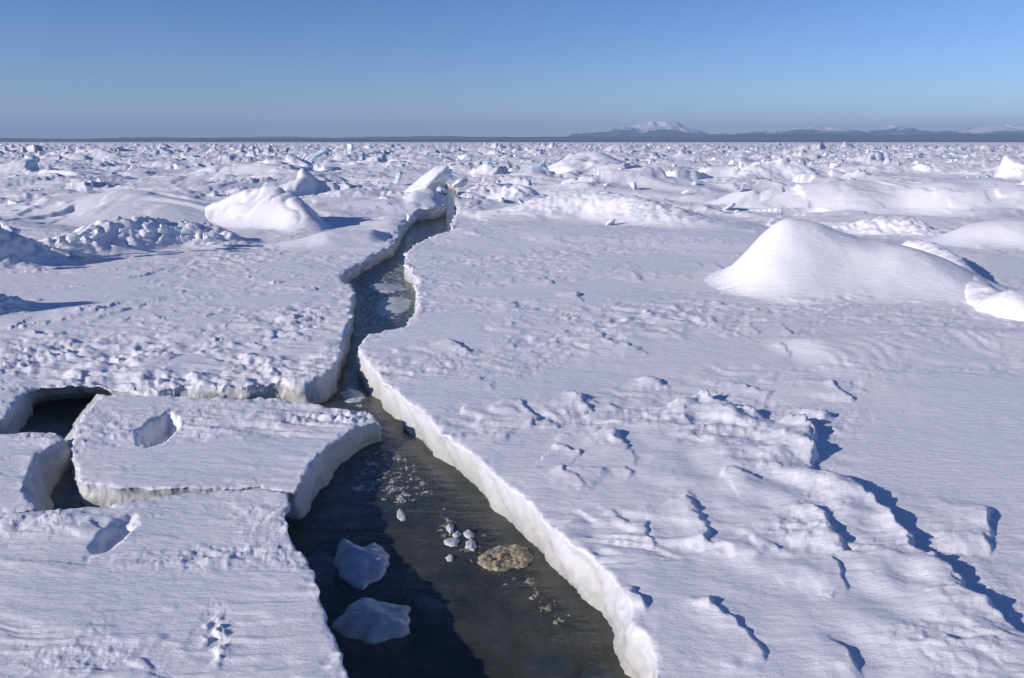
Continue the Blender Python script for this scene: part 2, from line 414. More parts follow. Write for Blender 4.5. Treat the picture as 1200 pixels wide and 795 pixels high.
def base_h(x, y, sp):
    d = np.hypot(x, y); px, py = proj(x, y)
    far = sstep(24, 62, d); vfar = sstep(90, 400, d)
    right = sstep(560, 700, px)
    h = 0.05 * octs(x, y, 5.5, 2, sp, 40, ax=1.5) * sstep(5, 12, d)
    wx = x + 2.0 * perlin(x / 9, y / 9, 41); wy = y + 2.0 * perlin(x / 9, y / 9, 42)
    mound = octs(wx, wy, 11, 3, sp, 43, 0.5, ax=1.5)
    h = h + far * (0.85 + 0.6 * vfar) * np.maximum(mound, -0.15)
    rid = octs(wx, wy, 7.5, 3, sp, 46, 0.5, kind='r', ax=1.4)
    pmask = sstep(0.05, 0.4, octs(x, y, 17, 2, sp, 48))
    h = h + far * (0.50 + 0.5 * vfar) * pmask * np.maximum(rid, 0)
    lump = octs(wx, wy, 2.6, 3, sp, 49, 0.55)
    h = h + far * (0.11 * (1 - 0.45 * right) + 0.2 * vfar) * sstep(0.0, 0.35, lump) 
    m = (d > 26) & (d < 1500)
    if m.any():
        xx, yy = wx[m] + 0.3 * perlin(x[m] / 1.1, y[m] / 1.1, 53), wy[m]
        cl = 0.25 + sstep(-0.1, 0.35, octs(x[m], y[m], 23, 2, sp[m], 54))
        fa = sstep(30, 62, d[m]) * cl * (1 - blob(px[m], py[m], 500, 225, 55, 26, 4))
        h[m] += fa * (plates(xx, yy, 3.1, 3, 0.20, 0.75, 0.30) + (1 + 0.8 * vfar[m]) * plates(xx, yy, 7.5, 5, 0.30, 1.2, 0.35) + vfar[m] * plates(xx, yy, 16, 9, 0.4, 2.0, 0.6))
    far2 = sstep(500, 1500, d)
    h = h + far2 * 1.2 * octs(x, y, 60, 2, sp, 51, ax=2)
    return h
def ground_h(x, y, sp):
    d = np.hypot(x, y); px, py = proj(x, y)
    h = base_h(x, y, sp)
    rough = 1.0 * blob(px, py, 180, 428, 210, 34, 4) + 0.75 * blob(px, py, 330, 372, 60, 22) + 0.45 * blob(px, py, 840, 500, 130, 24) + 0.3 * blob(px, py, 560, 480, 60, 30)
    rough = rough + 0.5 * blob(px, py, 260, 300, 160, 14) + 0.6 * blob(px, py, 800, 378, 260, 22) + 0.4 * blob(px, py, 620, 300, 150, 22)
    det = detail(x, y, sp, rough)
    calm = 1 - 0.85 * blob(px, py, 1110, 540, 125, 95, 4) - 0.6 * blob(px, py, 1190, 670, 70, 60, 3) - 0.6 * blob(px, py, 930, 405, 260, 20, 2)
    h = h + det * np.clip(calm, 0.15, 1)
    h = h + 0.22 * blob(px, py, 462, 268, 30, 18, 2) + 0.45 * blob(px, py, 497, 240, 19, 8, 4)
    # the low plain at the right, lower than the plate beside the crack
    near = d < 40
    if near.any():
        xs, ys, ss = x[near], y[near], sp[near]
        hh = np.zeros(xs.shape)
        jx = xs + 0.10 * perlin(xs / 0.35, ys / 0.35, 60) + 0.05 * perlin(xs / 0.12, ys / 0.12, 61)
        jy = ys + 0.13 * perlin(xs / 0.35, ys / 0.35, 62) + 0.05 * perlin(xs / 0.12, ys / 0.12, 63)
        for i, (L, H, R) in enumerate(_ledges):
            A = np.array(L)[:, :2]; lo = A.min(0) - 3 * R; hi = A.max(0) + 3 * R
            m = (xs > lo[0]) & (xs < hi[0]) & (ys > lo[1]) & (ys < hi[1])
            if not m.any(): continue
            dd, side, t = seg_info(jx[m], jy[m], A, False)
            nseg = len(A) - 1; dirn = A[-1] - A[0]
            s = np.where(side * (1 if True else 1) > 0, 1.0, -1.0)         # lines run away or down-right: raised side is to their left in plan
            s = s * (-1 if dirn[1] < 0 else 1)
            sdist = dd * s
            ends = sstep(0, 0.5, t) * sstep(0, 0.5, nseg - t)
            var = 0.75 + 0.5 * perlin(xs[m] / 0.5, ys[m] / 0.5, 65 + i)
            w = 0.022 + ss[m]
            prof = sstep(-w, w, sdist) * np.exp(-np.maximum(sdist, 0) / R)
            hh[m] += H * ends * var * prof
        h[near] += hh
    # long wind-rippled drift in front of the big snow heap at the right
    L = np.array([at(905, 412), at(960, 410), at(1040, 405), at(1090, 396), at(1160, 400), at(1260, 405)])
    m = (d < 40) & (x > 2)
    if m.any():
        dd, side, t = seg_info(x[m], y[m], L, False)
        back = side > 0
        prof = np.where(back, np.exp(-(dd / 0.7) ** 2), np.exp(-(dd / 1.6) ** 1.5))
        rip = 0.008 * np.sin((x[m] * 0.9 + y[m] * 0.35 + 0.5 * perlin(x[m] / 1.2, y[m] / 1.2, 70)) * 2 * np.pi / 0.34) * np.exp(-(dd / 1.5) ** 2) * (~back)
        h[m] += (0.20 * prof + rip) * sstep(0, 1.0, t)
    return h

# ------------------------------------------------------------------ the ground: snow-covered ice with the crack cut through it
X, Y = pgrid(-1.15, 1.15, 3.0, 46000)
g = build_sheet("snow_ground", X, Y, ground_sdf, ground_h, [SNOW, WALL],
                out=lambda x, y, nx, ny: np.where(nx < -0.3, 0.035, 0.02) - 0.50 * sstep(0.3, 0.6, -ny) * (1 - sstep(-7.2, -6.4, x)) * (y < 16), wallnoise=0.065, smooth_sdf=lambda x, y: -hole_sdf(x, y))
tag(g, kind='structure', label='white wind-packed snow over sea ice, split by a crack of open water')
del X, Y

# near ground behind the camera and beside it, so that the surface does not stop at the lens
def sheet_plane(name, x0, x1, y0, y1, z, mat):
    return mesh_np(name, [(x0, y0, z), (x1, y0, z), (x1, y1, z), (x0, y1, z)], [(0, 1, 2, 3)], [mat])
w = sheet_plane("water", -60, 60, -6, 150, WL, WATER); tag(w, kind='structure')
mdeep, nt, b = new_mat("deep_dark_water"); b.inputs['Base Color'].default_value = (0.004, 0.012, 0.014, 1); b.inputs['Roughness'].default_value = 0.9
b.inputs['Specular IOR Level'].default_value = 0.0
w2 = sheet_plane("water", -60, 60, -6, 150, -1.6, mdeep); tag(w2, kind='structure')

# ------------------------------------------------------------------ the three loose floes at the left
def floe(name, outline, plane, label, out, extra=None, rough=0.0, k=1.0, lip=0.016, wallnoise=0.045, group=None):
    z0, a, b, x0, y0 = plane
    P = [at(px, py, z0, a, b, y0, x0)[:2] for px, py in outline]
    sdf0 = poly_sdf(P)
    sdf = lambda x, y: sdf0(x, y) + edge_noise(x, y, k, 80)
    A = np.array(P); t = A[:, 0] / A[:, 1]
    X, Y = pgrid(t.min() - 0.05, t.max() + 0.05, max(1.6, A[:, 1].min() - 0.2), A[:, 1].max() + 0.3, 0.9)
    def H(x, y, sp):
        h = z0 + a * (x - x0) + b * (y - y0) + 0.02 * octs(x, y, 2.2, 2, sp, 90) + detail(x, y, sp, rough, 0.2)
        if extra: h = h + extra(x, y, sp)
        return h
    c = A.mean(0); o = bpy.data.objects.new(name, None); COL.objects.link(o); o.location = (c[0], c[1], z0)
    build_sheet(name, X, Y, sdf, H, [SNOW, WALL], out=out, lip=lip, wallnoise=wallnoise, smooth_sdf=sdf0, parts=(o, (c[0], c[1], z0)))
    tag(o, label, 'ice floe', group)
    return o
def pit(x, y, c, r1, r2, ang, depth, soft=0.25, seed=0):
    dx = x - c[0]; dy = y - c[1]; ca, sa = math.cos(ang), math.sin(ang)
    u = (dx * ca + dy * sa) / r1; v = (-dx * sa + dy * ca) / r2
    r = np.hypot(u, v) + 0.24 * perlin(x / 0.16, y / 0.16, 101 + seed) + 0.04 * perlin(x / 0.05, y / 0.05, 102)
    return -depth * (1 - sstep(1 - soft, 1 + soft * 0.3, r))

# tilted slab in the middle
SL = (-0.10, 0.0, -0.02, 0.0, 11.0)
p1 = at(186, 505, -0.12)
def slab_extra(x, y, sp):
    h = pit(x, y, p1, 0.27, 0.66, 0.2, 0.29, 0.34)
    px, py = proj(x, y, -0.1)
    m = blob(px, py, 330, 497, 110, 16, 3)
    g_ = perlin((x + 0.9 * (y - 12)) / 1.2, (y - 12 + 0.28 * x) / 0.16, 110) + 0.6 * perlin((x + 0.9 * (y - 12)) / 0.8, (y + 0.28 * x) / 0.07, 111)
    return h + m * 0.055 * g_ + 0.05 * blob(px, py, 400, 488, 55, 8, 2) * octs(x, y, 0.25, 3, sp, 112, kind='b')
slab = floe("ice_floe", [(113, 462), (106, 474), (97, 487), (90, 500), (89, 512), (86, 531), (89, 551), (92, 560), (101, 565), (141, 570), (198, 572), (264, 571), (302, 569), (344, 573),
                          (352, 562), (363, 547), (384, 523), (405, 508), (427, 497), (443, 494), (446, 500), (440, 488), (425, 483), (400, 480), (360, 474), (320, 468), (270, 468), (210, 466), (160, 463)],
            SL, "small tilted ice floe with one deep round hole, between left pool and crack",
            out=lambda x, y, nx, ny: 0.30 * sstep(0.2, 0.7, -nx) * sstep(10.6, 11.4, y) + 0.10 * sstep(0.2, 0.7, nx), extra=slab_extra, rough=0.05, k=1.15)
# floe at the bottom left
p2a, p2b = at(148, 614, -0.02), at(118, 645, -0.02)
def near_extra(x, y, sp):
    h = pit(x, y, (p2a + p2b) / 2, float(np.hypot(*(p2a - p2b)[:2])) / 2 + 0.13, 0.15, math.atan2(*(p2a - p2b)[[1, 0]]), 0.10, 0.55, 1)
    px, py = proj(x, y)
    h = h + 0.03 * blob(px, py, 50, 615, 80, 14, 2) * (1 + octs(x, y, 0.3, 3, sp, 121))
    h = h + (0.065 * blob(px, py, 254, 745, 12, 30, 2) + 0.018 * blob(px, py, 90, 770, 90, 24, 2) + 0.015 * blob(px, py, 215, 655, 90, 15, 2)) * np.maximum(octs(x, y, 0.16, 4, sp, 124, 0.65), -0.2)
    return h
floe("ice_floe", [(-420, 640), (-150, 613), (0, 604), (40, 601), (80, 598), (130, 593), (170, 588), (192, 582), (220, 578), (260, 574), (310, 573), (330, 578), (334, 590), (333, 604), (340, 628),
                  (350, 642), (357, 655), (364, 680), (372, 702), (382, 727), (391, 750), (401, 775), (408, 800), (440, 900), (480, 1060), (450, 1300), (-500, 1300), (-600, 900)],
     (0.0, 0, 0, 0, 0), "large ice floe in the near left corner, with a footprint-like hollow near its far edge",
     out=lambda x, y, nx, ny: -0.25 * sstep(0.1, 0.5, nx), extra=near_extra, rough=0.2, k=1.1)
# floe at the left edge
floe("ice_floe", [(-330, 512), (-80, 509), (0, 508), (29, 506), (50, 507), (70, 510), (72, 517), (52, 524), (38, 537), (30, 553), (28, 571), (35, 585), (48, 595), (20, 598), (0, 600), (-150, 607), (-330, 615)],
     (-0.06, 0, 0, 0, 0), "ice floe at the left edge with a rounded bite out of its right side",
     out=lambda x, y, nx, ny: 0.03 + 0.23 * sstep(0.1, 0.5, nx), rough=0.0, k=0.9)

# ------------------------------------------------------------------ ice lumps: irregular angular bodies
def lump_mesh(name, size, seed, mat, sub=3, npts=18, smooth=True, noise_amp=0.05, flat=0.0, bev=0.06):
    rnd = random.Random(seed); bm = bmesh.new()
    for _ in range(npts):
        v = Vector((rnd.uniform(-1, 1), rnd.uniform(-1, 1), rnd.uniform(-1, 1)))
        m = max(abs(v.x), abs(v.y), abs(v.z)); v = v / m * rnd.uniform(0.8, 1.0)
        v = v.lerp(v.normalized(), 0.35)
        bm.verts.new(v)
    r = bmesh.ops.convex_hull(bm, input=bm.verts)
    bmesh.ops.delete(bm, geom=list({e for e in r['geom_interior'] if isinstance(e, bmesh.types.BMVert)}), context='VERTS')
    bmesh.ops.dissolve_limit(bm, angle_limit=math.radians(14), verts=bm.verts, edges=bm.edges)
    if bev: bmesh.ops.bevel(bm, geom=list(bm.edges) + list(bm.verts), offset=bev, segments=1, affect='EDGES', clamp_overlap=True)
    bmesh.ops.triangulate(bm, faces=bm.faces)
    for _ in range(sub):
        long = [e for e in bm.edges if e.calc_length() > 0.22 / (1 + 0.0)]
        if not long: break
        bmesh.ops.subdivide_edges(bm, edges=long, cuts=1)
        bmesh.ops.triangulate(bm, faces=bm.faces)
    if sub: bmesh.ops.smooth_vert(bm, verts=bm.verts, factor=0.4, use_axis_x=True, use_axis_y=True, use_axis_z=True)
    bm.normal_update()
    for v in bm.verts:
        p = v.co * 1.7 + Vector((seed * 3.1, 0, 0))
        n = mnoise.noise(p) + 0.5 * mnoise.noise(p * 2.7) + 0.25 * mnoise.noise(p * 6)
        v.co += v.normal * n * noise_amp * 2
    for v in bm.verts: v.co = Vector((v.co.x * size[0] / 2, v.co.y * size[1] / 2, v.co.z * size[2] / 2))
    me = bpy.data.meshes.new(name); bm.to_mesh(me); bm.free()
    for p in me.polygons: p.use_smooth = smooth
    me.materials.append(mat)
    return me
def place(name, me, loc, rot=(0, 0, 0)):
    o = bpy.data.objects.new(name, me); COL.objects.link(o); o.location = loc; o.rotation_euler = rot; return o

# chunk outlines floating in the open water: extruded from their own plan, rounded and rough
def plan_chunk(name, outline, zbase, top, mat, label, depth=0.30, seed=0, sharp=0.42, amp=0.02, cat='ice chunk', group=None, res=46):
    """lump whose plan follows its outline; domed and broken top, body going down under the water"""
    P = np.array([at(px, py, zbase)[:2] for px, py in outline]); c = P.mean(0)
    sdf = poly_sdf(P); lo = P.min(0) - 0.03; hi = P.max(0) + 0.03
    n = res; xs = np.linspace(lo[0], hi[0], n); ys = np.linspace(lo[1], hi[1], n)
    X, Y = np.meshgrid(xs, ys)
    x = X.ravel().copy(); y = Y.ravel().copy()
    sz = min(hi - lo)
    f = lambda a, b_: sdf(a, b_) + sz * 0.05 * perlin(a / sz * 5, b_ / sz * 5, seed)
    S = f(x, y); Q = grid_quads(n, n); Q = Q[(S[Q] > 0).any(1)]
    used = np.zeros(len(x), bool); used[Q.ravel()] = True; neg = used & (S <= 0); idx = np.nonzero(neg)[0]
    bx, by = x[idx], y[idx]; e = 0.003
    for _ in range(3):
        s = f(bx, by); gx = (f(bx + e, by) - f(bx - e, by)) / (2 * e); gy = (f(bx, by + e) - f(bx, by - e)) / (2 * e); g2 = np.maximum(gx * gx + gy * gy, .3)
        bx -= s * gx / g2; by -= s * gy / g2
    x[idx] = bx; y[idx] = by; S[idx] = 0
    r = np.clip(S / (sz * 0.5), 0, 1)
    dome = r ** sharp
    facet = perlin(x / sz * 1.3, y / sz * 1.3, seed + 1) + 0.5 * np.abs(perlin(x / sz * 2.6, y / sz * 2.6, seed + 2))
    z = zbase + top * dome * (0.8 + 0.45 * facet) + amp * 0.5 * (perlin(x / sz * 5, y / sz * 6, seed + 3) + 0.7 * perlin(x / sz * 13, y / sz * 13, seed + 4)) * np.minimum(r * 6, 1)
    zb = zbase - depth * (0.25 + 0.75 * np.sqrt(r)) 
    nV = len(x)
    V = np.concatenate([np.stack([x, y, z], 1), np.stack([x, y, zb], 1)])
    E = np.concatenate([Q[:, [0, 1]], Q[:, [1, 2]], Q[:, [2, 3]], Q[:, [3, 0]]])
    key = np.minimum(E[:, 0], E[:, 1]).astype(np.int64) * nV + np.maximum(E[:, 0], E[:, 1])
    u, inv, cnt = np.unique(key, return_inverse=True, return_counts=True); E = E[cnt[inv.ravel()] == 1]
    F = np.concatenate([Q, Q[:, ::-1] + nV, np.stack([E[:, 1], E[:, 0], E[:, 0] + nV, E[:, 1] + nV], 1)])
    use = np.zeros(len(V), bool); use[F.ravel()] = True; new = np.cumsum(use) - 1
    o = mesh_np(name, V[use], new[F], [mat]); recenter(o, (c[0], c[1], zbase))
    tag(o, label, cat, group); return o
z = WL
plan_chunk("ice_chunk", [(392, 650), (396, 640), (405, 637), (415, 642), (425, 644), (438, 640), (449, 643), (456, 655), (452, 670), (440, 682), (424, 691), (412, 689), (400, 678), (393, 665)], z, 0.19, ICE_WET,
           "rounded heart-shaped white ice chunk floating in the dark water of the crack", seed=3)
plan_chunk("ice_chunk", [(361, 652), (372, 644), (384, 650), (392, 658), (393, 680), (386, 684), (372, 682), (364, 672)], z - 0.035, 0.05, ICE_WET,
           "small bluish ice chunk between the heart-shaped chunk and the near left floe", seed=4, sharp=0.7)
plan_chunk("ice_chunk", [(388, 736), (402, 720), (420, 704), (436, 703), (452, 711), (466, 712), (482, 714), (478, 724), (482, 742), (470, 748), (450, 752), (430, 754), (408, 746)], z, 0.16, ICE_WET,
           "wide angular ice chunk nearest the bottom of the photo in the crack", seed=5)
plan_chunk("ice_chunk", [(369, 606), (378, 594), (395, 587), (408, 594), (420, 596), (402, 602), (385, 609)], z - 0.04, 0.05, ICE_WET,
           "flat pale ice chunk just under the water, below the tilted floe's right end", seed=6, sharp=0.8)
plan_chunk("ice_chunk", [(465, 600), (469, 596), (475, 602), (476, 610), (470, 611), (465, 606)], z, 0.02, ICE_SUNK, "tiny oval grey ice chunk alone in the middle of the crack", seed=7, res=20)
plan_chunk("ice_chunk", [(487, 700), (500, 697), (515, 704), (522, 714), (508, 716), (495, 708)], z - 0.05, 0.04, ICE_SUNK, "thin dark sunken ice chunk right of the two large white chunks", seed=8, sharp=.8, res=28)
plan_chunk("ice_chunk", [(612, 778), (628, 758), (650, 752), (668, 765), (674, 785), (655, 798), (628, 796)], z - 0.07, 0.05, ICE_SUNK, "large dim ice chunk under the water by the bottom of the photo", seed=9, sharp=.8)
plan_chunk("ice_chunk", [(680, 790), (692, 780), (712, 781), (720, 792), (712, 806), (688, 806)], z - 0.07, 0.05, ICE_SUNK, "dim round sunken ice chunk close to the right ice wall at the bottom", seed=10, sharp=.8)
plan_chunk("ice_chunk", [(557, 660), (566, 649), (584, 642), (604, 639), (618, 644), (624, 655), (618, 664), (598, 667), (582, 670), (568, 666)], z, 0.085, ICE_BROWN,
           "brown algae-stained ice chunk floating against the right ice wall", seed=11, sharp=.45, amp=0.06, res=70)
plan_chunk("ice_chunk", [(430, 336), (440, 333), (455, 333), (470, 336), (478, 340), (462, 343), (440, 343)], z, 0.10, ICE_WET, "flat snow-topped ice chunk floating across the middle of the crack", seed=12)
plan_chunk("ice_chunk", [(436, 360), (448, 350), (470, 348), (484, 354), (482, 364), (468, 372), (452, 376), (440, 370)], z - 0.03, 0.10, ICE_SUNK, "brownish grey ice chunk behind the narrow bend of the crack", seed=13)
plan_chunk("ice_chunk", [(398, 462), (406, 455), (420, 458), (430, 466), (424, 474), (404, 474)], z - 0.02, 0.06, ICE_SUNK, "slushy grey ice chunk in the crack beside the tilted floe's far corner", seed=14)
small = [([(522, 618), (525, 614), (531, 616), (532, 624), (527, 626)], 'small white ice bit, the farthest of the cluster by the right wall'),
         ([(530, 627), (536, 623), (541, 626), (537, 630), (531, 630)], 'tiny white ice bit, second farthest of the cluster by the right wall'),
         ([(520, 634), (526, 631), (534, 630), (539, 634), (536, 640), (527, 641), (521, 638)], 'oval white ice bit, leftmost of the cluster by the right wall'),
         ([(543, 625), (549, 621), (555, 625), (556, 630), (549, 632), (544, 629)], 'white ice bit, rightmost and far side of the cluster by the right wall'),
         ([(546, 636), (551, 632), (556, 634), (559, 642), (556, 646), (549, 646), (545, 642)], 'largest white ice bit of the cluster, beside the brown chunk'),
         ([(522, 654), (527, 651), (532, 654), (530, 658), (524, 658)], 'pale half-sunken ice bit, nearest of the cluster by the right wall')]
for i, (ol, lab) in enumerate(small):
    plan_chunk("ice_chunk", ol, z, 0.045, ICE_BIT, lab, seed=20 + i, depth=0.06, group='white ice bits in a cluster by the right ice wall', res=20)

# slush: soft brown-grey mush under the surface by the right wall
def slush(name, outline, zc, mat, seed, label):
    P = np.array([at(px, py, WL)[:2] for px, py in outline]); sdf = poly_sdf(P); lo = P.min(0) - .1; hi = P.max(0) + .1
    n = 300; X, Y = np.meshgrid(np.linspace(lo[0], hi[0], n), np.linspace(lo[1], hi[1], n)); x, y = X.ravel(), Y.ravel()
    S = sdf(x, y) + 0.10 * perlin(x / 0.25, y / 0.25, seed) + 0.06 * perlin(x / 0.07, y / 0.07, seed + 1)
    sp = np.full(x.shape, 0.006)
    h = zc - 0.03 + 0.055 * np.clip(S / 0.18, -7, 1) + 0.034 * octs(x, y, 0.17, 4, sp, seed + 2, .75)
    h = np.maximum(h, zc - 0.3); h = np.where(h > WL, WL + (h - WL) * 0.6, h)
    Q = grid_quads(n, n); Q = Q[(h[Q] > zc - 0.16).any(1)]
    o = mesh_np(name, np.stack([x, y, h], 1), Q, [mat]); tag(o, label=label, kind='stuff'); return o
SLUSH = ice_material("brown_grey_slush", (0.13, 0.12, 0.08), (0.40, 0.37, 0.29), 0.5, 5, 0.02)
slush("slush", [(505, 575), (520, 573), (540, 605), (600, 640), (660, 690), (690, 730), (650, 745), (590, 700), (540, 670), (505, 650), (500, 610)], WL - 0.042, SLUSH, 130, 'brown and grey slush afloat along the right ice wall')
SLUSH2 = ice_material("grey_slush", (0.18, 0.19, 0.17), (0.50, 0.50, 0.47), 0.5, 3, 0.02)
slush("slush", [(415, 320), (450, 300), (470, 300), (485, 330), (487, 350), (470, 380), (430, 385), (420, 400), (410, 440), (395, 470), (400, 480), (390, 470), (400, 430), (418, 370)], WL - 0.03, SLUSH2, 140, 'grey slush in the narrow far part of the crack')

slush("slush", [(395, 470), (430, 470), (450, 500), (500, 545), (520, 580), (480, 600), (440, 590), (400, 580), (420, 530), (445, 515), (430, 490)], WL - 0.035, SLUSH2, 150, 'grey sunken layer added to lighten the water off the end of the tilted floe')  # stands in for reflected sky: grey layer added to lighten the water here

# ------------------------------------------------------------------ snow heaps and drifts lying on the ice
def sample_ground(x, y):
    x = np.atleast_1d(np.asarray(x, float)); y = np.atleast_1d(np.asarray(y, float))
    return ground_h(x, y, spacing(x, y))
def drift(name, ridge, wf, wb, label, pf=1.6, pb=1.6, cat='snow drift', group=None, amp=0.05, seed=0, dome=False, ends=None, rough=0.0, crease=0.0, sx=1.0):
    """ridge: (px, py of the ground under the crest, height in m); wf and wb: reach towards and away from the camera"""
    R = np.array([at(px, py) for px, py, h in ridge]); Hs = np.array([r[2] for r in ridge])
    pad = max(wf, wb) * 1.1
    lo = R.min(0)[:2] - pad; hi = R.max(0)[:2] + pad
    sp0 = spacing(0, R[:, 1].mean()) * 1.15
    nx = min(520, int((hi[0] - lo[0]) / sp0)); ny = min(520, int((hi[1] - lo[1]) / (sp0 * 1.3)))
    X, Y = np.meshgrid(np.linspace(lo[0], hi[0], nx), np.linspace(lo[1], hi[1], ny)); x, y = X.ravel(), Y.ravel()
    wx = x + 0.14 * wf * perlin(x / wf / 1.5, y / wf / 1.5, 200 + seed); wy = y + 0.16 * wf * perlin(x / wf, y / wf, 201 + seed)
    P = R[:, :2]; S_ = np.array([sx, 1.0])
    tq = np.linspace(0, len(P) - 1, 61); ker = np.hanning(17); ker /= ker.sum()
    def smooth1(v):
        v = np.interp(tq, np.arange(len(P)), v); w_ = np.concatenate([2 * v[0] - v[8:0:-1], v, 2 * v[-1] - v[-2:-10:-1]]); return np.convolve(w_, ker, 'valid')
    Pd = np.stack([smooth1(P[:, 0]), smooth1(P[:, 1])], 1); Hd = np.maximum(smooth1(Hs), 0.05)
    wx2 = wx * sx
    acc = np.zeros(x.shape); neg = np.full(x.shape, -1e9); pn = 7.0; crest = np.zeros(31)
    PC, HC = Pd[::2], Hd[::2]
    def bump1(ax_, ay_, cx_, cy_, Hq):
        dx, dy = ax_ - cx_, ay_ - cy_; dd = np.hypot(dx, dy)
        front = np.clip(0.5 - 0.5 * dy / np.maximum(dd, 1e-6), 0, 1)
        W = wb + (wf - wb) * front; pw = pb + (pf - pb) * front; s = dd / W
        if dome: return Hq * (np.sqrt(np.maximum(1 - s ** 2, 0)) ** 0.85), s
        return Hq * (0.5 + 0.5 * np.cos(np.pi * np.minimum(s, 1))) ** (pw * 0.78), s
    for k in range(31):
        v, s = bump1(wx2, wy, PC[k, 0] * sx, PC[k, 1], HC[k]); acc += v ** pn; neg = np.maximum(neg, 1 - s)
        v, s = bump1(PC[:, 0] * sx, PC[:, 1], PC[k, 0] * sx, PC[k, 1], HC[k]); crest += v ** pn
    best = acc ** (1 / pn) * (HC.max() / np.max(crest ** (1 / pn)))
    best = np.where(neg > 0, best, (0.4 if dome else 0.15) * neg * Hs.max())
    hs_ = -hole_sdf(x, y); best = np.where(hs_ < 1.0, best * sstep(0.1, 1.0, hs_) - 0.1 * (hs_ < 0.3), best)
    sp = np.full(x.shape, sp0)
    g0 = ground_h(x, y, spacing(x, y)); gs = ground_h(x, y, np.full(x.shape, 1.2)); gs = np.where(y < 40, gs, g0)
    Hm = Hs.max(); rel = np.clip(best / Hm, 0, 1)
    h = best + amp * Hm * rel ** 0.5 * octs(x, y, wf * 0.8, 3, sp, 210 + seed, 0.5)
    if crease: h = h - crease * rel * np.maximum(octs(x, y, wf * 0.9, 2, sp, 220 + seed, kind='r'), 0)
    if rough: h = h + rough * np.minimum(rel * 3, 1) * octs(x, y, 0.5 * max(1, sp0 / .05), 3, sp, 230 + seed, 0.6, kind='b')
    calm = sstep(0.02, 0.25, rel); zz = g0 * (1 - calm) + gs * calm + 0.3 * calm * (g0 - gs) + h - 0.01 - 0.05 * (best <= 0)
    Q = grid_quads(ny, nx); Q = Q[(best[Q] > -0.02 * Hm - 0.01).any(1) & (hs_[Q] > 0.15).all(1)]
    V = np.stack([x, y, zz], 1); use = np.zeros(len(V), bool); use[Q.ravel()] = True; new = np.cumsum(use) - 1
    o = mesh_np(name, V[use], new[Q], [SNOW]); c = P.mean(0); recenter(o, (c[0], c[1], float(g0.mean())))
    tag(o, label, cat, group); return o
drift("snow_drift", [(898, 326, 1.1), (907, 328, 1.75), (917, 329, 1.92), (945, 330, 1.86), (990, 330, 1.62), (1040, 331, 1.32), (1085, 334, .95), (1112, 340, .35)], 3.5, 2.2,
      "biggest smooth snow heap, shaped like a shark fin, right of the centre", pf=1.45, pb=0.9, amp=0.07, seed=1, crease=0.0, sx=1.3)
drift("ice_slab", [(1066, 300, 0.5), (1088, 306, 0.66), (1108, 318, 0.64), (1128, 336, 0.5), (1146, 350, 0.36), (1158, 357, 0.2)], 0.62, 0.45,
      "bent raised ice slab leaning along the right flank of the biggest snow heap", cat='ice slab', amp=0.09, seed=2, dome=True, rough=0.015)
drift("snow_drift", [(1170, 362, 0.4), (1186, 366, 0.55), (1202, 370, 0.35)], 0.75, 0.55, "rounded snow lump at the right edge beside the bent ice slab", amp=0.08, seed=3, dome=True)
drift("snow_drift", [(1128, 282, .3), (1150, 284, .8), (1172, 284, 1.0), (1215, 286, .85), (1260, 288, .5)], 2.8, 2.2, "white snow mound at the right edge behind the bent ice slab", pf=1.2, amp=.05, seed=4)
drift("snow_drift", [(880, 240, .6), (960, 242, 1.35), (1030, 242, 1.3), (1100, 244, 1.2), (1180, 246, 1.1), (1260, 248, .6)], 5, 3, "long low snow bank behind the biggest heap, reaching the right edge", pf=1.2, pb=0.9, amp=.08, seed=5)
drift("snow_drift", [(255, 258, .7), (284, 259, 1.35), (312, 260, 1.75), (336, 261, 1.8), (354, 263, 1.3), (366, 266, .6)], 3.1, 1.6, "steep bright snow heap with a creased face, left of the crack", pf=1.25, pb=1.0, amp=.06, seed=6, crease=0.34, sx=1.5)
drift("snow_drift", [(10, 258, .3), (70, 256, .65), (120, 256, .85), (168, 255, 1.15), (195, 257, .9), (222, 260, .3)], 5.0, 2.6, "long low snow ramp rising to the left flank of the creased heap", pf=1.1, pb=1.0, amp=.05, seed=7)
drift("snow_drift", [(215, 210, .5), (260, 209, 1.2), (310, 209, 1.3), (355, 212, .8)], 8, 5, "broad smooth snow mound behind the creased heap at the left", pf=1.2, amp=.06, seed=8)
drift("snow_drift", [(615, 252, .4), (660, 250, 1.2), (700, 250, 1.4), (740, 253, 1.2), (775, 258, .9), (830, 264, .4)], 4.2, 2.4, "wide white snow bank in the middle, right of the crack's far end", pf=1.2, amp=.1, seed=9, rough=0.06)
drift("snow_drift", [(655, 205, .9), (680, 203, 2.1), (700, 203, 1.9), (722, 207, .8)], 5.5, 3.5, "peaked snow heap under the long dark leaning slab in the middle distance", pf=1.0, amp=.1, seed=10, crease=.2)
drift("snow_drift", [(540, 232, .35), (560, 230, .9), (590, 231, 1.0), (615, 234, .5)], 3.2, 2.5, "lumpy snow heap right beside the far end of the crack", pf=1.0, amp=.2, seed=11, rough=0.12)
drift("snow_drift", [(0, 208, .5), (60, 208, .9), (120, 210, .6)], 6, 4, "low snow bank at the left edge in the middle distance", pf=1.2, amp=.1, seed=12, rough=.08)
drift("snow_drift", [(880, 208, .8), (905, 207, 1.4), (935, 208, 1.0)], 5, 4, "rounded snow mound right of centre near the horizon", pf=1.1, amp=.1, seed=13, rough=.1)
drift("snow_drift", [(362, 285, .2), (395, 283, .45), (425, 281, .45), (440, 280, .3)], 2.4, 1.6, "low snow hump on the left bank just before the crack turns blue", pf=1.3, amp=.08, seed=14)
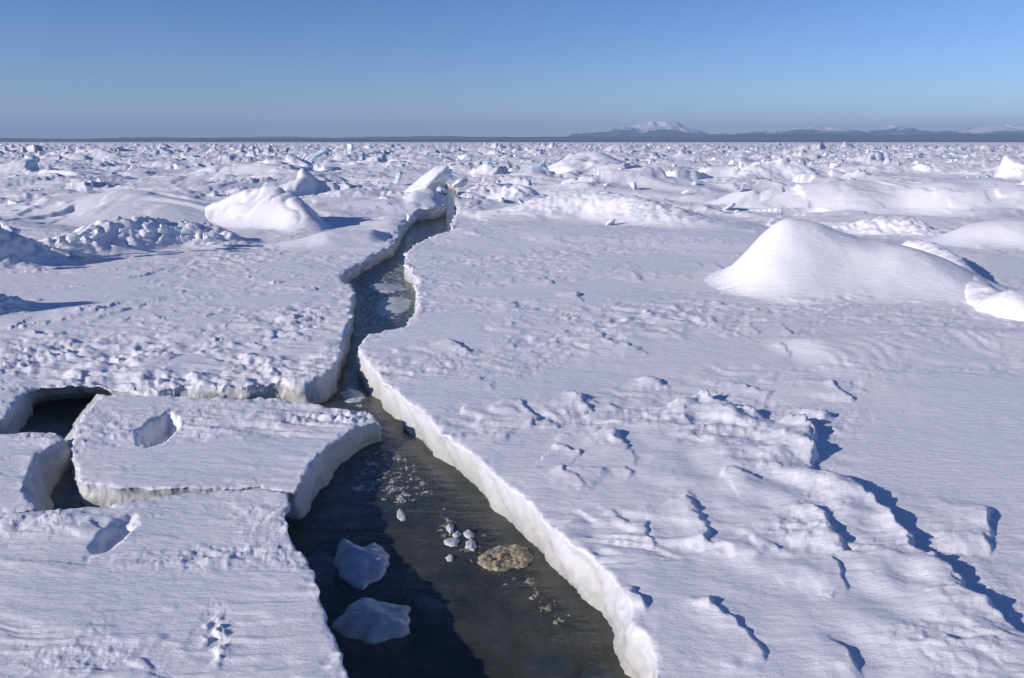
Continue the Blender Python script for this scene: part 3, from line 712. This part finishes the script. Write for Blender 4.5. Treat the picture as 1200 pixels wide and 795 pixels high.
drift("snow_drift", [(985, 268, .25), (1020, 270, .5), (1060, 272, .55), (1085, 276, .3)], 1.8, 1.5, "small broken snow drift directly behind the biggest heap", pf=1.1, amp=.2, seed=15, rough=.08)
drift("snow_drift", [(40, 302, .4), (100, 294, .85), (150, 288, 1.05), (195, 284, .95), (235, 282, .75), (262, 284, .3)], 2.2, 1.8, "rubbly snow ridge under the ice blocks at the left", pf=1.0, amp=.2, seed=16, rough=.10)
drift("snow_drift", [(-140, 322, 1.2), (-70, 316, 1.5), (-20, 312, 1.5), (20, 310, 1.1), (45, 308, .5)], 1.9, 1.6, "shaded rubbly snow bank at the left edge", pf=.9, amp=.2, seed=17, rough=.10)

drift("snow_drift", [(-150, 376, 1.0), (-75, 370, 1.05), (-28, 366, .8), (-8, 364, .3)], 1.2, 1.2, "low lumpy snow bank added past the left edge to cast shadows over flat snow", pf=.9, amp=.25, seed=18, rough=.10)  # crest out of view; bank added for the shadows it throws into frame
drift("snow_drift", [(420, 196, .5), (445, 195, 1.3), (470, 196, .7)], 5, 4, "small white snow mound left of the crack's far end", pf=1.1, amp=.12, seed=19, rough=.1)
drift("snow_drift", [(780, 222, .4), (830, 219, .95), (880, 220, .9), (930, 224, .4)], 6, 4, "flat white snow bank right of the square standing block", pf=1.1, amp=.12, seed=20, rough=.06)
drift("snow_drift", [(1010, 205, .6), (1060, 204, 1.4), (1120, 205, 1.1), (1170, 207, .6)], 8, 5, "broad pale snow bank far off at the right below the horizon", pf=1.1, amp=.12, seed=21, rough=.08)
drift("snow_drift", [(60, 190, .7), (120, 189, 1.5), (180, 190, .8)], 9, 6, "broad pale snow bank far off at the left below the horizon", pf=1.1, amp=.12, seed=22, rough=.08)

# ------------------------------------------------------------------ single blocks and slabs standing on the ice
def block(px, py, wpx, hpx, label, mat=None, rot=(0, 0, 0), thick=0.7, seed=0, name="ice_block", cat='ice block', sink=0.25, group=None, shape=None):
    p = at(px, py); k = math.hypot(p[1], CAM_H) / FPX
    w_, h_ = wpx * k, hpx * k
    size = shape if shape else (w_, max(w_, h_) * thick, h_)
    me = lump_mesh(name, size, seed + 300, mat or ICE_WHITE, sub=3, noise_amp=0.06)
    gz = float(sample_ground(p[0], p[1])[0])
    o = place(name, me, (p[0], p[1], gz + h_ * (0.5 - sink * 0.5)), rot)
    tag(o, label, cat, group); return o
R_ = math.radians
def slab_block(px, py, L, T, D, rot, label, mat=None, seed=0, lift=0.0, name="ice_slab", cat="ice slab", group=None):
    p = at(px, py)
    me = lump_mesh(name, (L, D, T), seed + 400, mat or ICE_WHITE, sub=3, npts=20, noise_amp=0.075, bev=0.07)
    gz = float(sample_ground(p[0], p[1])[0])
    o = place(name, me, (p[0], p[1], gz + lift), rot); tag(o, label, cat, group); return o
slab_block(501, 229, 4.6, 1.5, 3.0, (R_(8), R_(-40), R_(8)), "big upturned white ice slab leaning right over the crack's far end", seed=1, lift=0.85)
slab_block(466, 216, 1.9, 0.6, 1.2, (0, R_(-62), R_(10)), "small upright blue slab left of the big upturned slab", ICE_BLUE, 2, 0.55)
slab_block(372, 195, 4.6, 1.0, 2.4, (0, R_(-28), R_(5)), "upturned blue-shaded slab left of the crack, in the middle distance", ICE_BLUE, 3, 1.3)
slab_block(352, 205, 4.0, 1.2, 3.0, (0, R_(24), 0), "snow-covered slab propping the blue-shaded slab, left of the crack", ICE_WHITE, 4, 0.9)
block(410, 181, 9, 15, "thin upright ice pinnacle close below the horizon left of centre", ICE_BLUE, (0, 0.15, 0), seed=5)
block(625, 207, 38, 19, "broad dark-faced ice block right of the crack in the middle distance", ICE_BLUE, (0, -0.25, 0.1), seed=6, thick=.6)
slab_block(718, 200, 6.5, 0.7, 3.0, (R_(10), R_(20), R_(-10)), "long dark leaning slab on the peaked heap right of centre", ICE_WHITE, 7, 1.5)
block(727, 221, 12, 20, "square white ice block standing in front of the peaked heap", seed=8, rot=(0.1, 0.1, 0.3))
block(742, 228, 12, 12, "small white ice block right of the square standing block", seed=9, rot=(0.1, -0.2, 0.9))
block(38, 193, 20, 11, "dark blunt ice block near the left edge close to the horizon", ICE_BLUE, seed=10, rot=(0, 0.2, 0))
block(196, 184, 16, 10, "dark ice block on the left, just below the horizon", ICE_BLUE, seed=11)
block(978, 204, 14, 8, "white ice block with a dark right face, right of centre far off", seed=12)
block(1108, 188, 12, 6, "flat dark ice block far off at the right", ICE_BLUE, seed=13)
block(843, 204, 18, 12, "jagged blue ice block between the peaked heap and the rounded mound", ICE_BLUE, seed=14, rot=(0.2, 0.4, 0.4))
block(870, 203, 12, 12, "pale square ice block just right of the jagged blue block", seed=15, rot=(0, 0.1, 0.2))
block(1117, 232, 10, 12, "small grey ice spike on the long snow bank at the right", seed=16, rot=(0, 0.3, 0))
block(100, 226, 18, 12, "larger dark-sided block at the left between two snow banks", seed=17)
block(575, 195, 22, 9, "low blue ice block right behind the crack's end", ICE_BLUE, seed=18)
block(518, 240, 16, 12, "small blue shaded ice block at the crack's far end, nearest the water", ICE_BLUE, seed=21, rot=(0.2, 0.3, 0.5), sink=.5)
block(541, 226, 20, 14, "white ice block on the right bank of the crack's far end", seed=22, rot=(0.3, -0.2, 0.9))
block(524, 209, 18, 11, "white ice block closing the tip of the crack", seed=23, rot=(-0.2, 0.3, 0.4))
block(552, 238, 13, 9, "smaller white ice block right of the crack's far end, nearest the camera", seed=24, rot=(0.3, 0.1, 1.4))
block(482, 262, 12, 9, "small white ice block on the left rim where the crack bends", seed=25, rot=(0.2, 0.2, 0.3))
block(545, 190, 20, 9, "white angular ice block straight behind the crack's end", seed=20)
# rubble on the ridge at the left
rnd = random.Random(5)
GR = 'ice blocks heaped on the rubbly ridge at the left'
variants = {}; ridge_items = []; bank_items = []
def variant(k, mat, flat):
    key = (k, mat.name)
    if key not in variants:
        s = (1.0, 0.9, 0.75) if not flat else (1.3, 1.0, 0.35)
        variants[key] = lump_mesh("ice_block", s, 500 + k, mat, sub=2, npts=16, noise_amp=0.06)
    return variants[key]
for i in range(30):
    t = rnd.random(); px = 40 + t * 220; py = 302 - 15 * t + rnd.uniform(-7, 7)
    p = at(px, py); s = rnd.uniform(.18, .5) * (1.2 if rnd.random() < .2 else 1)
    o = place("ice_block", variant(i % 8, ICE_WHITE, i % 3 == 0), (p[0], p[1], 0.40 + 0.50 * math.sin(t * 3.14) + rnd.uniform(-.15, .08)), (rnd.uniform(-.6, .6), rnd.uniform(-.6, .6), rnd.uniform(0, 6)))
    o.scale = (s, s, s)
    ridge_items.append((o, px, py, s * 20, False))
for i in range(16):
    px = rnd.uniform(-40, 95); py = rnd.uniform(292, 338) if px < 20 else rnd.uniform(292, 306)
    p = at(px, py); s = rnd.uniform(.25, .7)
    o = place("ice_block", variant(i % 8, ICE_WHITE, i % 3 == 0), (p[0], p[1], 0.12 + s * .2 + (0.7 if px < 20 else 0)), (rnd.uniform(-.6, .6), rnd.uniform(-.6, .6), rnd.uniform(0, 6)))
    o.scale = (s, s, s)
    bank_items.append((o, px, py, s * 18, False))
# scattered blocks over the pack
def prob(x, y):
    sp = np.full(np.shape(x), 0.1)
    wx = x + 2.0 * perlin(x / 9, y / 9, 41); wy = y + 2.0 * perlin(x / 9, y / 9, 42)
    return 0.12 + sstep(0.0, 0.5, octs(x, y, 17, 2, sp, 48)) * sstep(0.0, 0.5, octs(wx, wy, 7.5, 2, sp, 46, kind='r'))
scat = []; rs = np.random.RandomState(12); cnt = 0; drifts_xy = [o for o in COL.objects if o.name.startswith('snow_drift')]
while cnt < 190:
    px = rs.uniform(-40, 1240); py = 174 + 92 * rs.rand() ** 1.7
    p = at(px, py)
    if rs.rand() > float(prob(p[:1], p[1:2])[0]) * 1.4: continue
    if float(hole_sdf(p[:1], p[1:2])[0]) > -1.5: continue
    if px > 880 and py > 235: continue
    if any((abs(p[0] - o.location.x) < 4.5 and abs(p[1] - o.location.y) < 4) for o in drifts_xy) and rs.rand() < .8: continue
    d = p[1]; s = (0.16 + 0.65 * rs.rand() ** 2.6) * (1 + min(d, 300) / 140.0)
    blue = rs.rand() < .3
    o = place("ice_block", variant(int(rs.randint(8)), ICE_BLUE if blue else ICE_WHITE, rs.rand() < .4),
              (p[0], p[1], float(sample_ground(p[0], p[1])[0]) + s * .18), tuple(rs.uniform(-.6, .6, 2)) + (rs.uniform(0, 6.3),))
    o.scale = (s * rs.uniform(.8, 1.5), s * rs.uniform(.7, 1.2), s * rs.uniform(.6, 1.2))
    scat.append((o, px, py, s * 933 / max(d, 1), blue))
    cnt += 1
LAND = [(305, 240, 'the creased snow heap'), (110, 250, 'the low snow ramp'), (38, 190, 'the blunt dark block'), (196, 181, 'the left dark block'), (372, 188, 'the blue-shaded slab'),
        (409, 174, 'the thin ice pinnacle'), (500, 215, 'the upturned white slab'), (465, 208, 'the upright blue slab'), (575, 191, 'the low blue block'), (625, 198, 'the broad dark-faced block'),
        (690, 197, 'the peaked snow heap'), (735, 222, 'the square standing block'), (843, 200, 'the jagged blue block'), (905, 200, 'the rounded far mound'), (978, 200, 'the dark-cheeked block'),
        (1108, 186, 'the flat dark block'), (1117, 226, 'the grey ice spike'), (285, 205, 'the broad smooth mound'), (70, 205, 'the left-edge snow bank'), (700, 243, 'the wide central bank'),
        (1060, 240, 'the long right-hand bank'), (580, 228, 'the lumpy crackside heap')]
def label_all(items, head, tail, group):
    """give look-alikes words that tell them apart: first their look, then the landmark beside them, last their order from the left"""
    fam = {}
    for o, px, py, s_, blue in items:
        sz = 'tiny' if s_ < 3.6 else 'small' if s_ < 6.5 else 'mid-sized' if s_ < 10 else 'large'
        fl = 'flat' if o.scale[2] < 0.75 * o.scale[0] else 'upright' if o.scale[2] > 1.05 * o.scale[0] else 'chunky'
        c = 'bluish' if blue else 'white'
        if tail: t = tail
        else:
            lx, ly, ln = min(LAND, key=lambda q: (q[0] - px) ** 2 + (3 * (q[1] - py)) ** 2)
            t = ('left of ' if px < lx - 12 else 'right of ' if px > lx + 12 else 'beyond ' if py < ly else 'in front of ') + ln
        fam.setdefault(f"{sz} {fl} {c} {head} {t}", []).append((px, o))
    ORD = ['leftmost', 'second from left', 'third from left', 'fourth from left', 'fifth from left', 'sixth from left', 'seventh from left', 'eighth from left', 'ninth from left', 'tenth from left'] + [w + ' from left' for w in ('eleventh', 'twelfth', 'thirteenth', 'fourteenth', 'fifteenth', 'sixteenth', 'seventeenth')]
    for t, L in fam.items():
        L.sort(key=lambda q: q[0]); L = L if len(L) > 1 else L
        for k, (px, o) in enumerate(L):
            lab = t if len(L) == 1 else t + ', ' + (ORD[k] if k < len(ORD) and k < len(L) - 1 else 'rightmost')
            tag(o, lab, 'ice block', group if isinstance(group, str) else group(o))
label_all(scat, 'ice block', None, 'broken ice blocks scattered over the far pack ice')
label_all(ridge_items, 'ice block', 'heaped on the left rubbly ridge', GR)
label_all(bank_items, 'ice block', 'on the shaded left-edge bank', 'ice blocks on the shaded bank at the left edge')
# far rubble: nobody could count it
def rubble(n, seed, t0, t1, d0, d1, name, label):
    r = np.random.RandomState(seed)
    u = r.rand(n); d = 1.0 / (1 / d0 + (1 / d1 - 1 / d0) * u ** 0.8)
    x = r.uniform(t0, t1, n) * d; y = d
    keep = r.rand(n) < prob(x, y) * 1.2 + .15; x, y, d = x[keep], y[keep], d[keep]; n = len(x)
    gz = ground_h(x, y, spacing(x, y))
    s = (0.18 + 0.62 * r.rand(n) ** 3) * (0.75 + np.minimum(d, 1200) / 600)
    cube = np.array([(-1, -1, -1), (1, -1, -1), (1, 1, -1), (-1, 1, -1), (-1, -1, 1), (1, -1, 1), (1, 1, 1), (-1, 1, 1)], float) * .5
    V = cube[None] * (1 + r.uniform(-.35, .35, (n, 8, 3)))
    V[:, 4:, :2] *= r.uniform(.25, .95, (n, 1, 2)); V[:, 4:, :2] += r.uniform(-.2, .2, (n, 1, 2))
    V *= np.stack([r.uniform(.8, 2, n), r.uniform(.6, 1.4, n), r.uniform(.4, 1.1, n)], 1)[:, None, :] * s[:, None, None]
    a = r.uniform(0, 6.28, n); b_ = r.uniform(-.6, .6, n)
    ca, sa, cb, sb = np.cos(a), np.sin(a), np.cos(b_), np.sin(b_)
    xx = V[..., 0] * cb[:, None] + V[..., 2] * sb[:, None]; zz = -V[..., 0] * sb[:, None] + V[..., 2] * cb[:, None]; yy = V[..., 1]
    V = np.stack([xx * ca[:, None] - yy * sa[:, None] + x[:, None], xx * sa[:, None] + yy * ca[:, None] + y[:, None], zz + (gz + s * .15)[:, None]], -1)
    f = np.array([(0, 3, 2, 1), (4, 5, 6, 7), (0, 1, 5, 4), (1, 2, 6, 5), (2, 3, 7, 6), (3, 0, 4, 7)])
    F = (f[None] + (np.arange(n) * 8)[:, None, None]).reshape(-1, 4)
    o = mesh_np(name, V.reshape(-1, 3), F, [ICE_WHITE], smooth=False); tag(o, label=label, kind='stuff'); return o
rubble(9000, 3, -0.9, 0.9, 130, 2600, "ice_rubble", 'countless small broken ice pieces over the far pack ice')

# ------------------------------------------------------------------ far shore and mountains
def range_mesh(name, prof, dist, depth, mat, seed, rough=0.12, z0=-1.0):
    """prof: (px, height in px above the horizon). A ridge with flanks in front and behind."""
    px = np.array([p[0] for p in prof]); hp = np.array([p[1] for p in prof])
    nx, ny = 900, 26
    X = np.linspace((px[0] - 600) / FPX * dist / CP, (px[-1] - 600) / FPX * dist / CP, nx)
    v = np.linspace(-1, 1, ny); XX, VV = np.meshgrid(X, v)
    YY = dist + VV * depth
    PX = XX / dist * FPX * CP + 600
    hh = np.interp(PX, px, hp) / FPX * dist * CP
    prof_v = np.clip(1 - np.abs(VV), 0, 1) ** 0.9
    L = dist * 0.02
    n = perlin(XX / L, YY / L, seed) + .5 * perlin(XX / L * 2.2, YY / L * 2.2, seed + 1) + .3 * perlin(XX / L * 5, YY / L * 5, seed + 2)
    rd = 1 - np.abs(perlin(XX / L * 1.3, YY / L * 1.3, seed + 4)) * 2
    Z = hh * (prof_v + rough * n * np.minimum(prof_v * 4, 1) + rough * (rd - .5) * prof_v)
    Z = np.where(np.abs(VV) > .98, z0, Z)
    o = mesh_np(name, np.stack([XX, YY, Z], -1).reshape(-1, 3), grid_quads(ny, nx), [mat]); tag(o, kind='structure'); return o
mland, nt, b = new_mat("dark_wooded_land"); b.inputs['Roughness'].default_value = 0.9
nt.links.new(ramp(nt, noise_node(nt, geo_pos(nt), 0.002, 5), [(0.35, (0.030, 0.045, 0.055)), (0.7, (0.07, 0.085, 0.10))]), b.inputs['Base Color'])
mmt, nt, b = new_mat("snow_streaked_mountain"); b.inputs['Roughness'].default_value = 0.9
p = geo_pos(nt); s = N(nt, "ShaderNodeSeparateXYZ"); nt.links.new(p, s.inputs[0])
n = noise_node(nt, p, 0.0011, 7, 0.65)
ma = N(nt, "ShaderNodeMath", operation='MULTIPLY_ADD'); nt.links.new(n, ma.inputs[0]); ma.inputs[1].default_value = 900; nt.links.new(s.outputs[2], ma.inputs[2])
mr = N(nt, "ShaderNodeMapRange"); nt.links.new(ma.outputs[0], mr.inputs[0]); mr.inputs[1].default_value = 620; mr.inputs[2].default_value = 960
nt.links.new(ramp(nt, mr.outputs[0], [(0.25, (0.06, 0.075, 0.10)), (0.45, (0.13, 0.15, 0.18)), (0.62, (0.62, 0.62, 0.66)), (1, (0.8, 0.8, 0.82))]), b.inputs['Base Color'])
range_mesh("mountains", [(600, 0), (655, 2), (665, 9), (700, 12), (712, 16), (735, 19), (750, 23), (765, 25), (780, 22), (795, 16), (812, 10), (840, 9), (862, 11), (880, 12), (900, 15), (915, 17), (960, 17),
                         (980, 13), (1005, 15), (1022, 19), (1040, 14), (1065, 12), (1090, 13), (1110, 17), (1135, 19), (1160, 17), (1190, 14), (1230, 16), (1300, 12), (1420, 10)], 27000, 3800, mmt, 150, 0.10)
range_mesh("hills", [(-300, 4), (0, 3.4), (30, 5.2), (60, 4.6), (120, 3.8), (170, 5.3), (210, 6), (240, 5.2), (300, 5.6), (345, 6.2), (400, 5), (450, 6.2), (520, 7), (560, 6), (620, 6), (700, 6.5), (800, 6), (860, 9), (930, 10), (1000, 8), (1100, 9), (1200, 8.5), (1400, 8)],
           20000, 1500, mland, 160, 0.06)
range_mesh("far_shore", [(-300, 4.5), (0, 4), (100, 3.5), (250, 3.6), (400, 3.6), (520, 3), (620, 2.2), (700, 2), (900, 2.2), (1200, 2.2), (1400, 3)], 13000, 500, mland, 170, 0.08)

# ------------------------------------------------------------------ the air between here and the mountains
mh = bpy.data.materials.new("thin_blue_haze"); mh.use_nodes = True; nt = mh.node_tree
nt.nodes.remove(nt.nodes["Principled BSDF"])
pv = nt.nodes.new("ShaderNodeVolumePrincipled"); pv.inputs['Color'].default_value = (0.48, 0.70, 1.0, 1); pv.inputs['Density'].default_value = 3.8e-5
pv.inputs['Anisotropy'].default_value = 0.0
nt.links.new(pv.outputs[0], nt.nodes["Material Output"].inputs['Volume'])
x0, x1, y0, y1, z0, z1 = -60000, 60000, -3000, 50000, -14, 950
hz = mesh_np("haze", [(x0, y0, z0), (x1, y0, z0), (x1, y1, z0), (x0, y1, z0), (x0, y0, z1), (x1, y0, z1), (x1, y1, z1), (x0, y1, z1)],
             [(0, 3, 2, 1), (4, 5, 6, 7), (0, 1, 5, 4), (1, 2, 6, 5), (2, 3, 7, 6), (3, 0, 4, 7)], [mh], smooth=False)
tag(hz, kind='stuff')
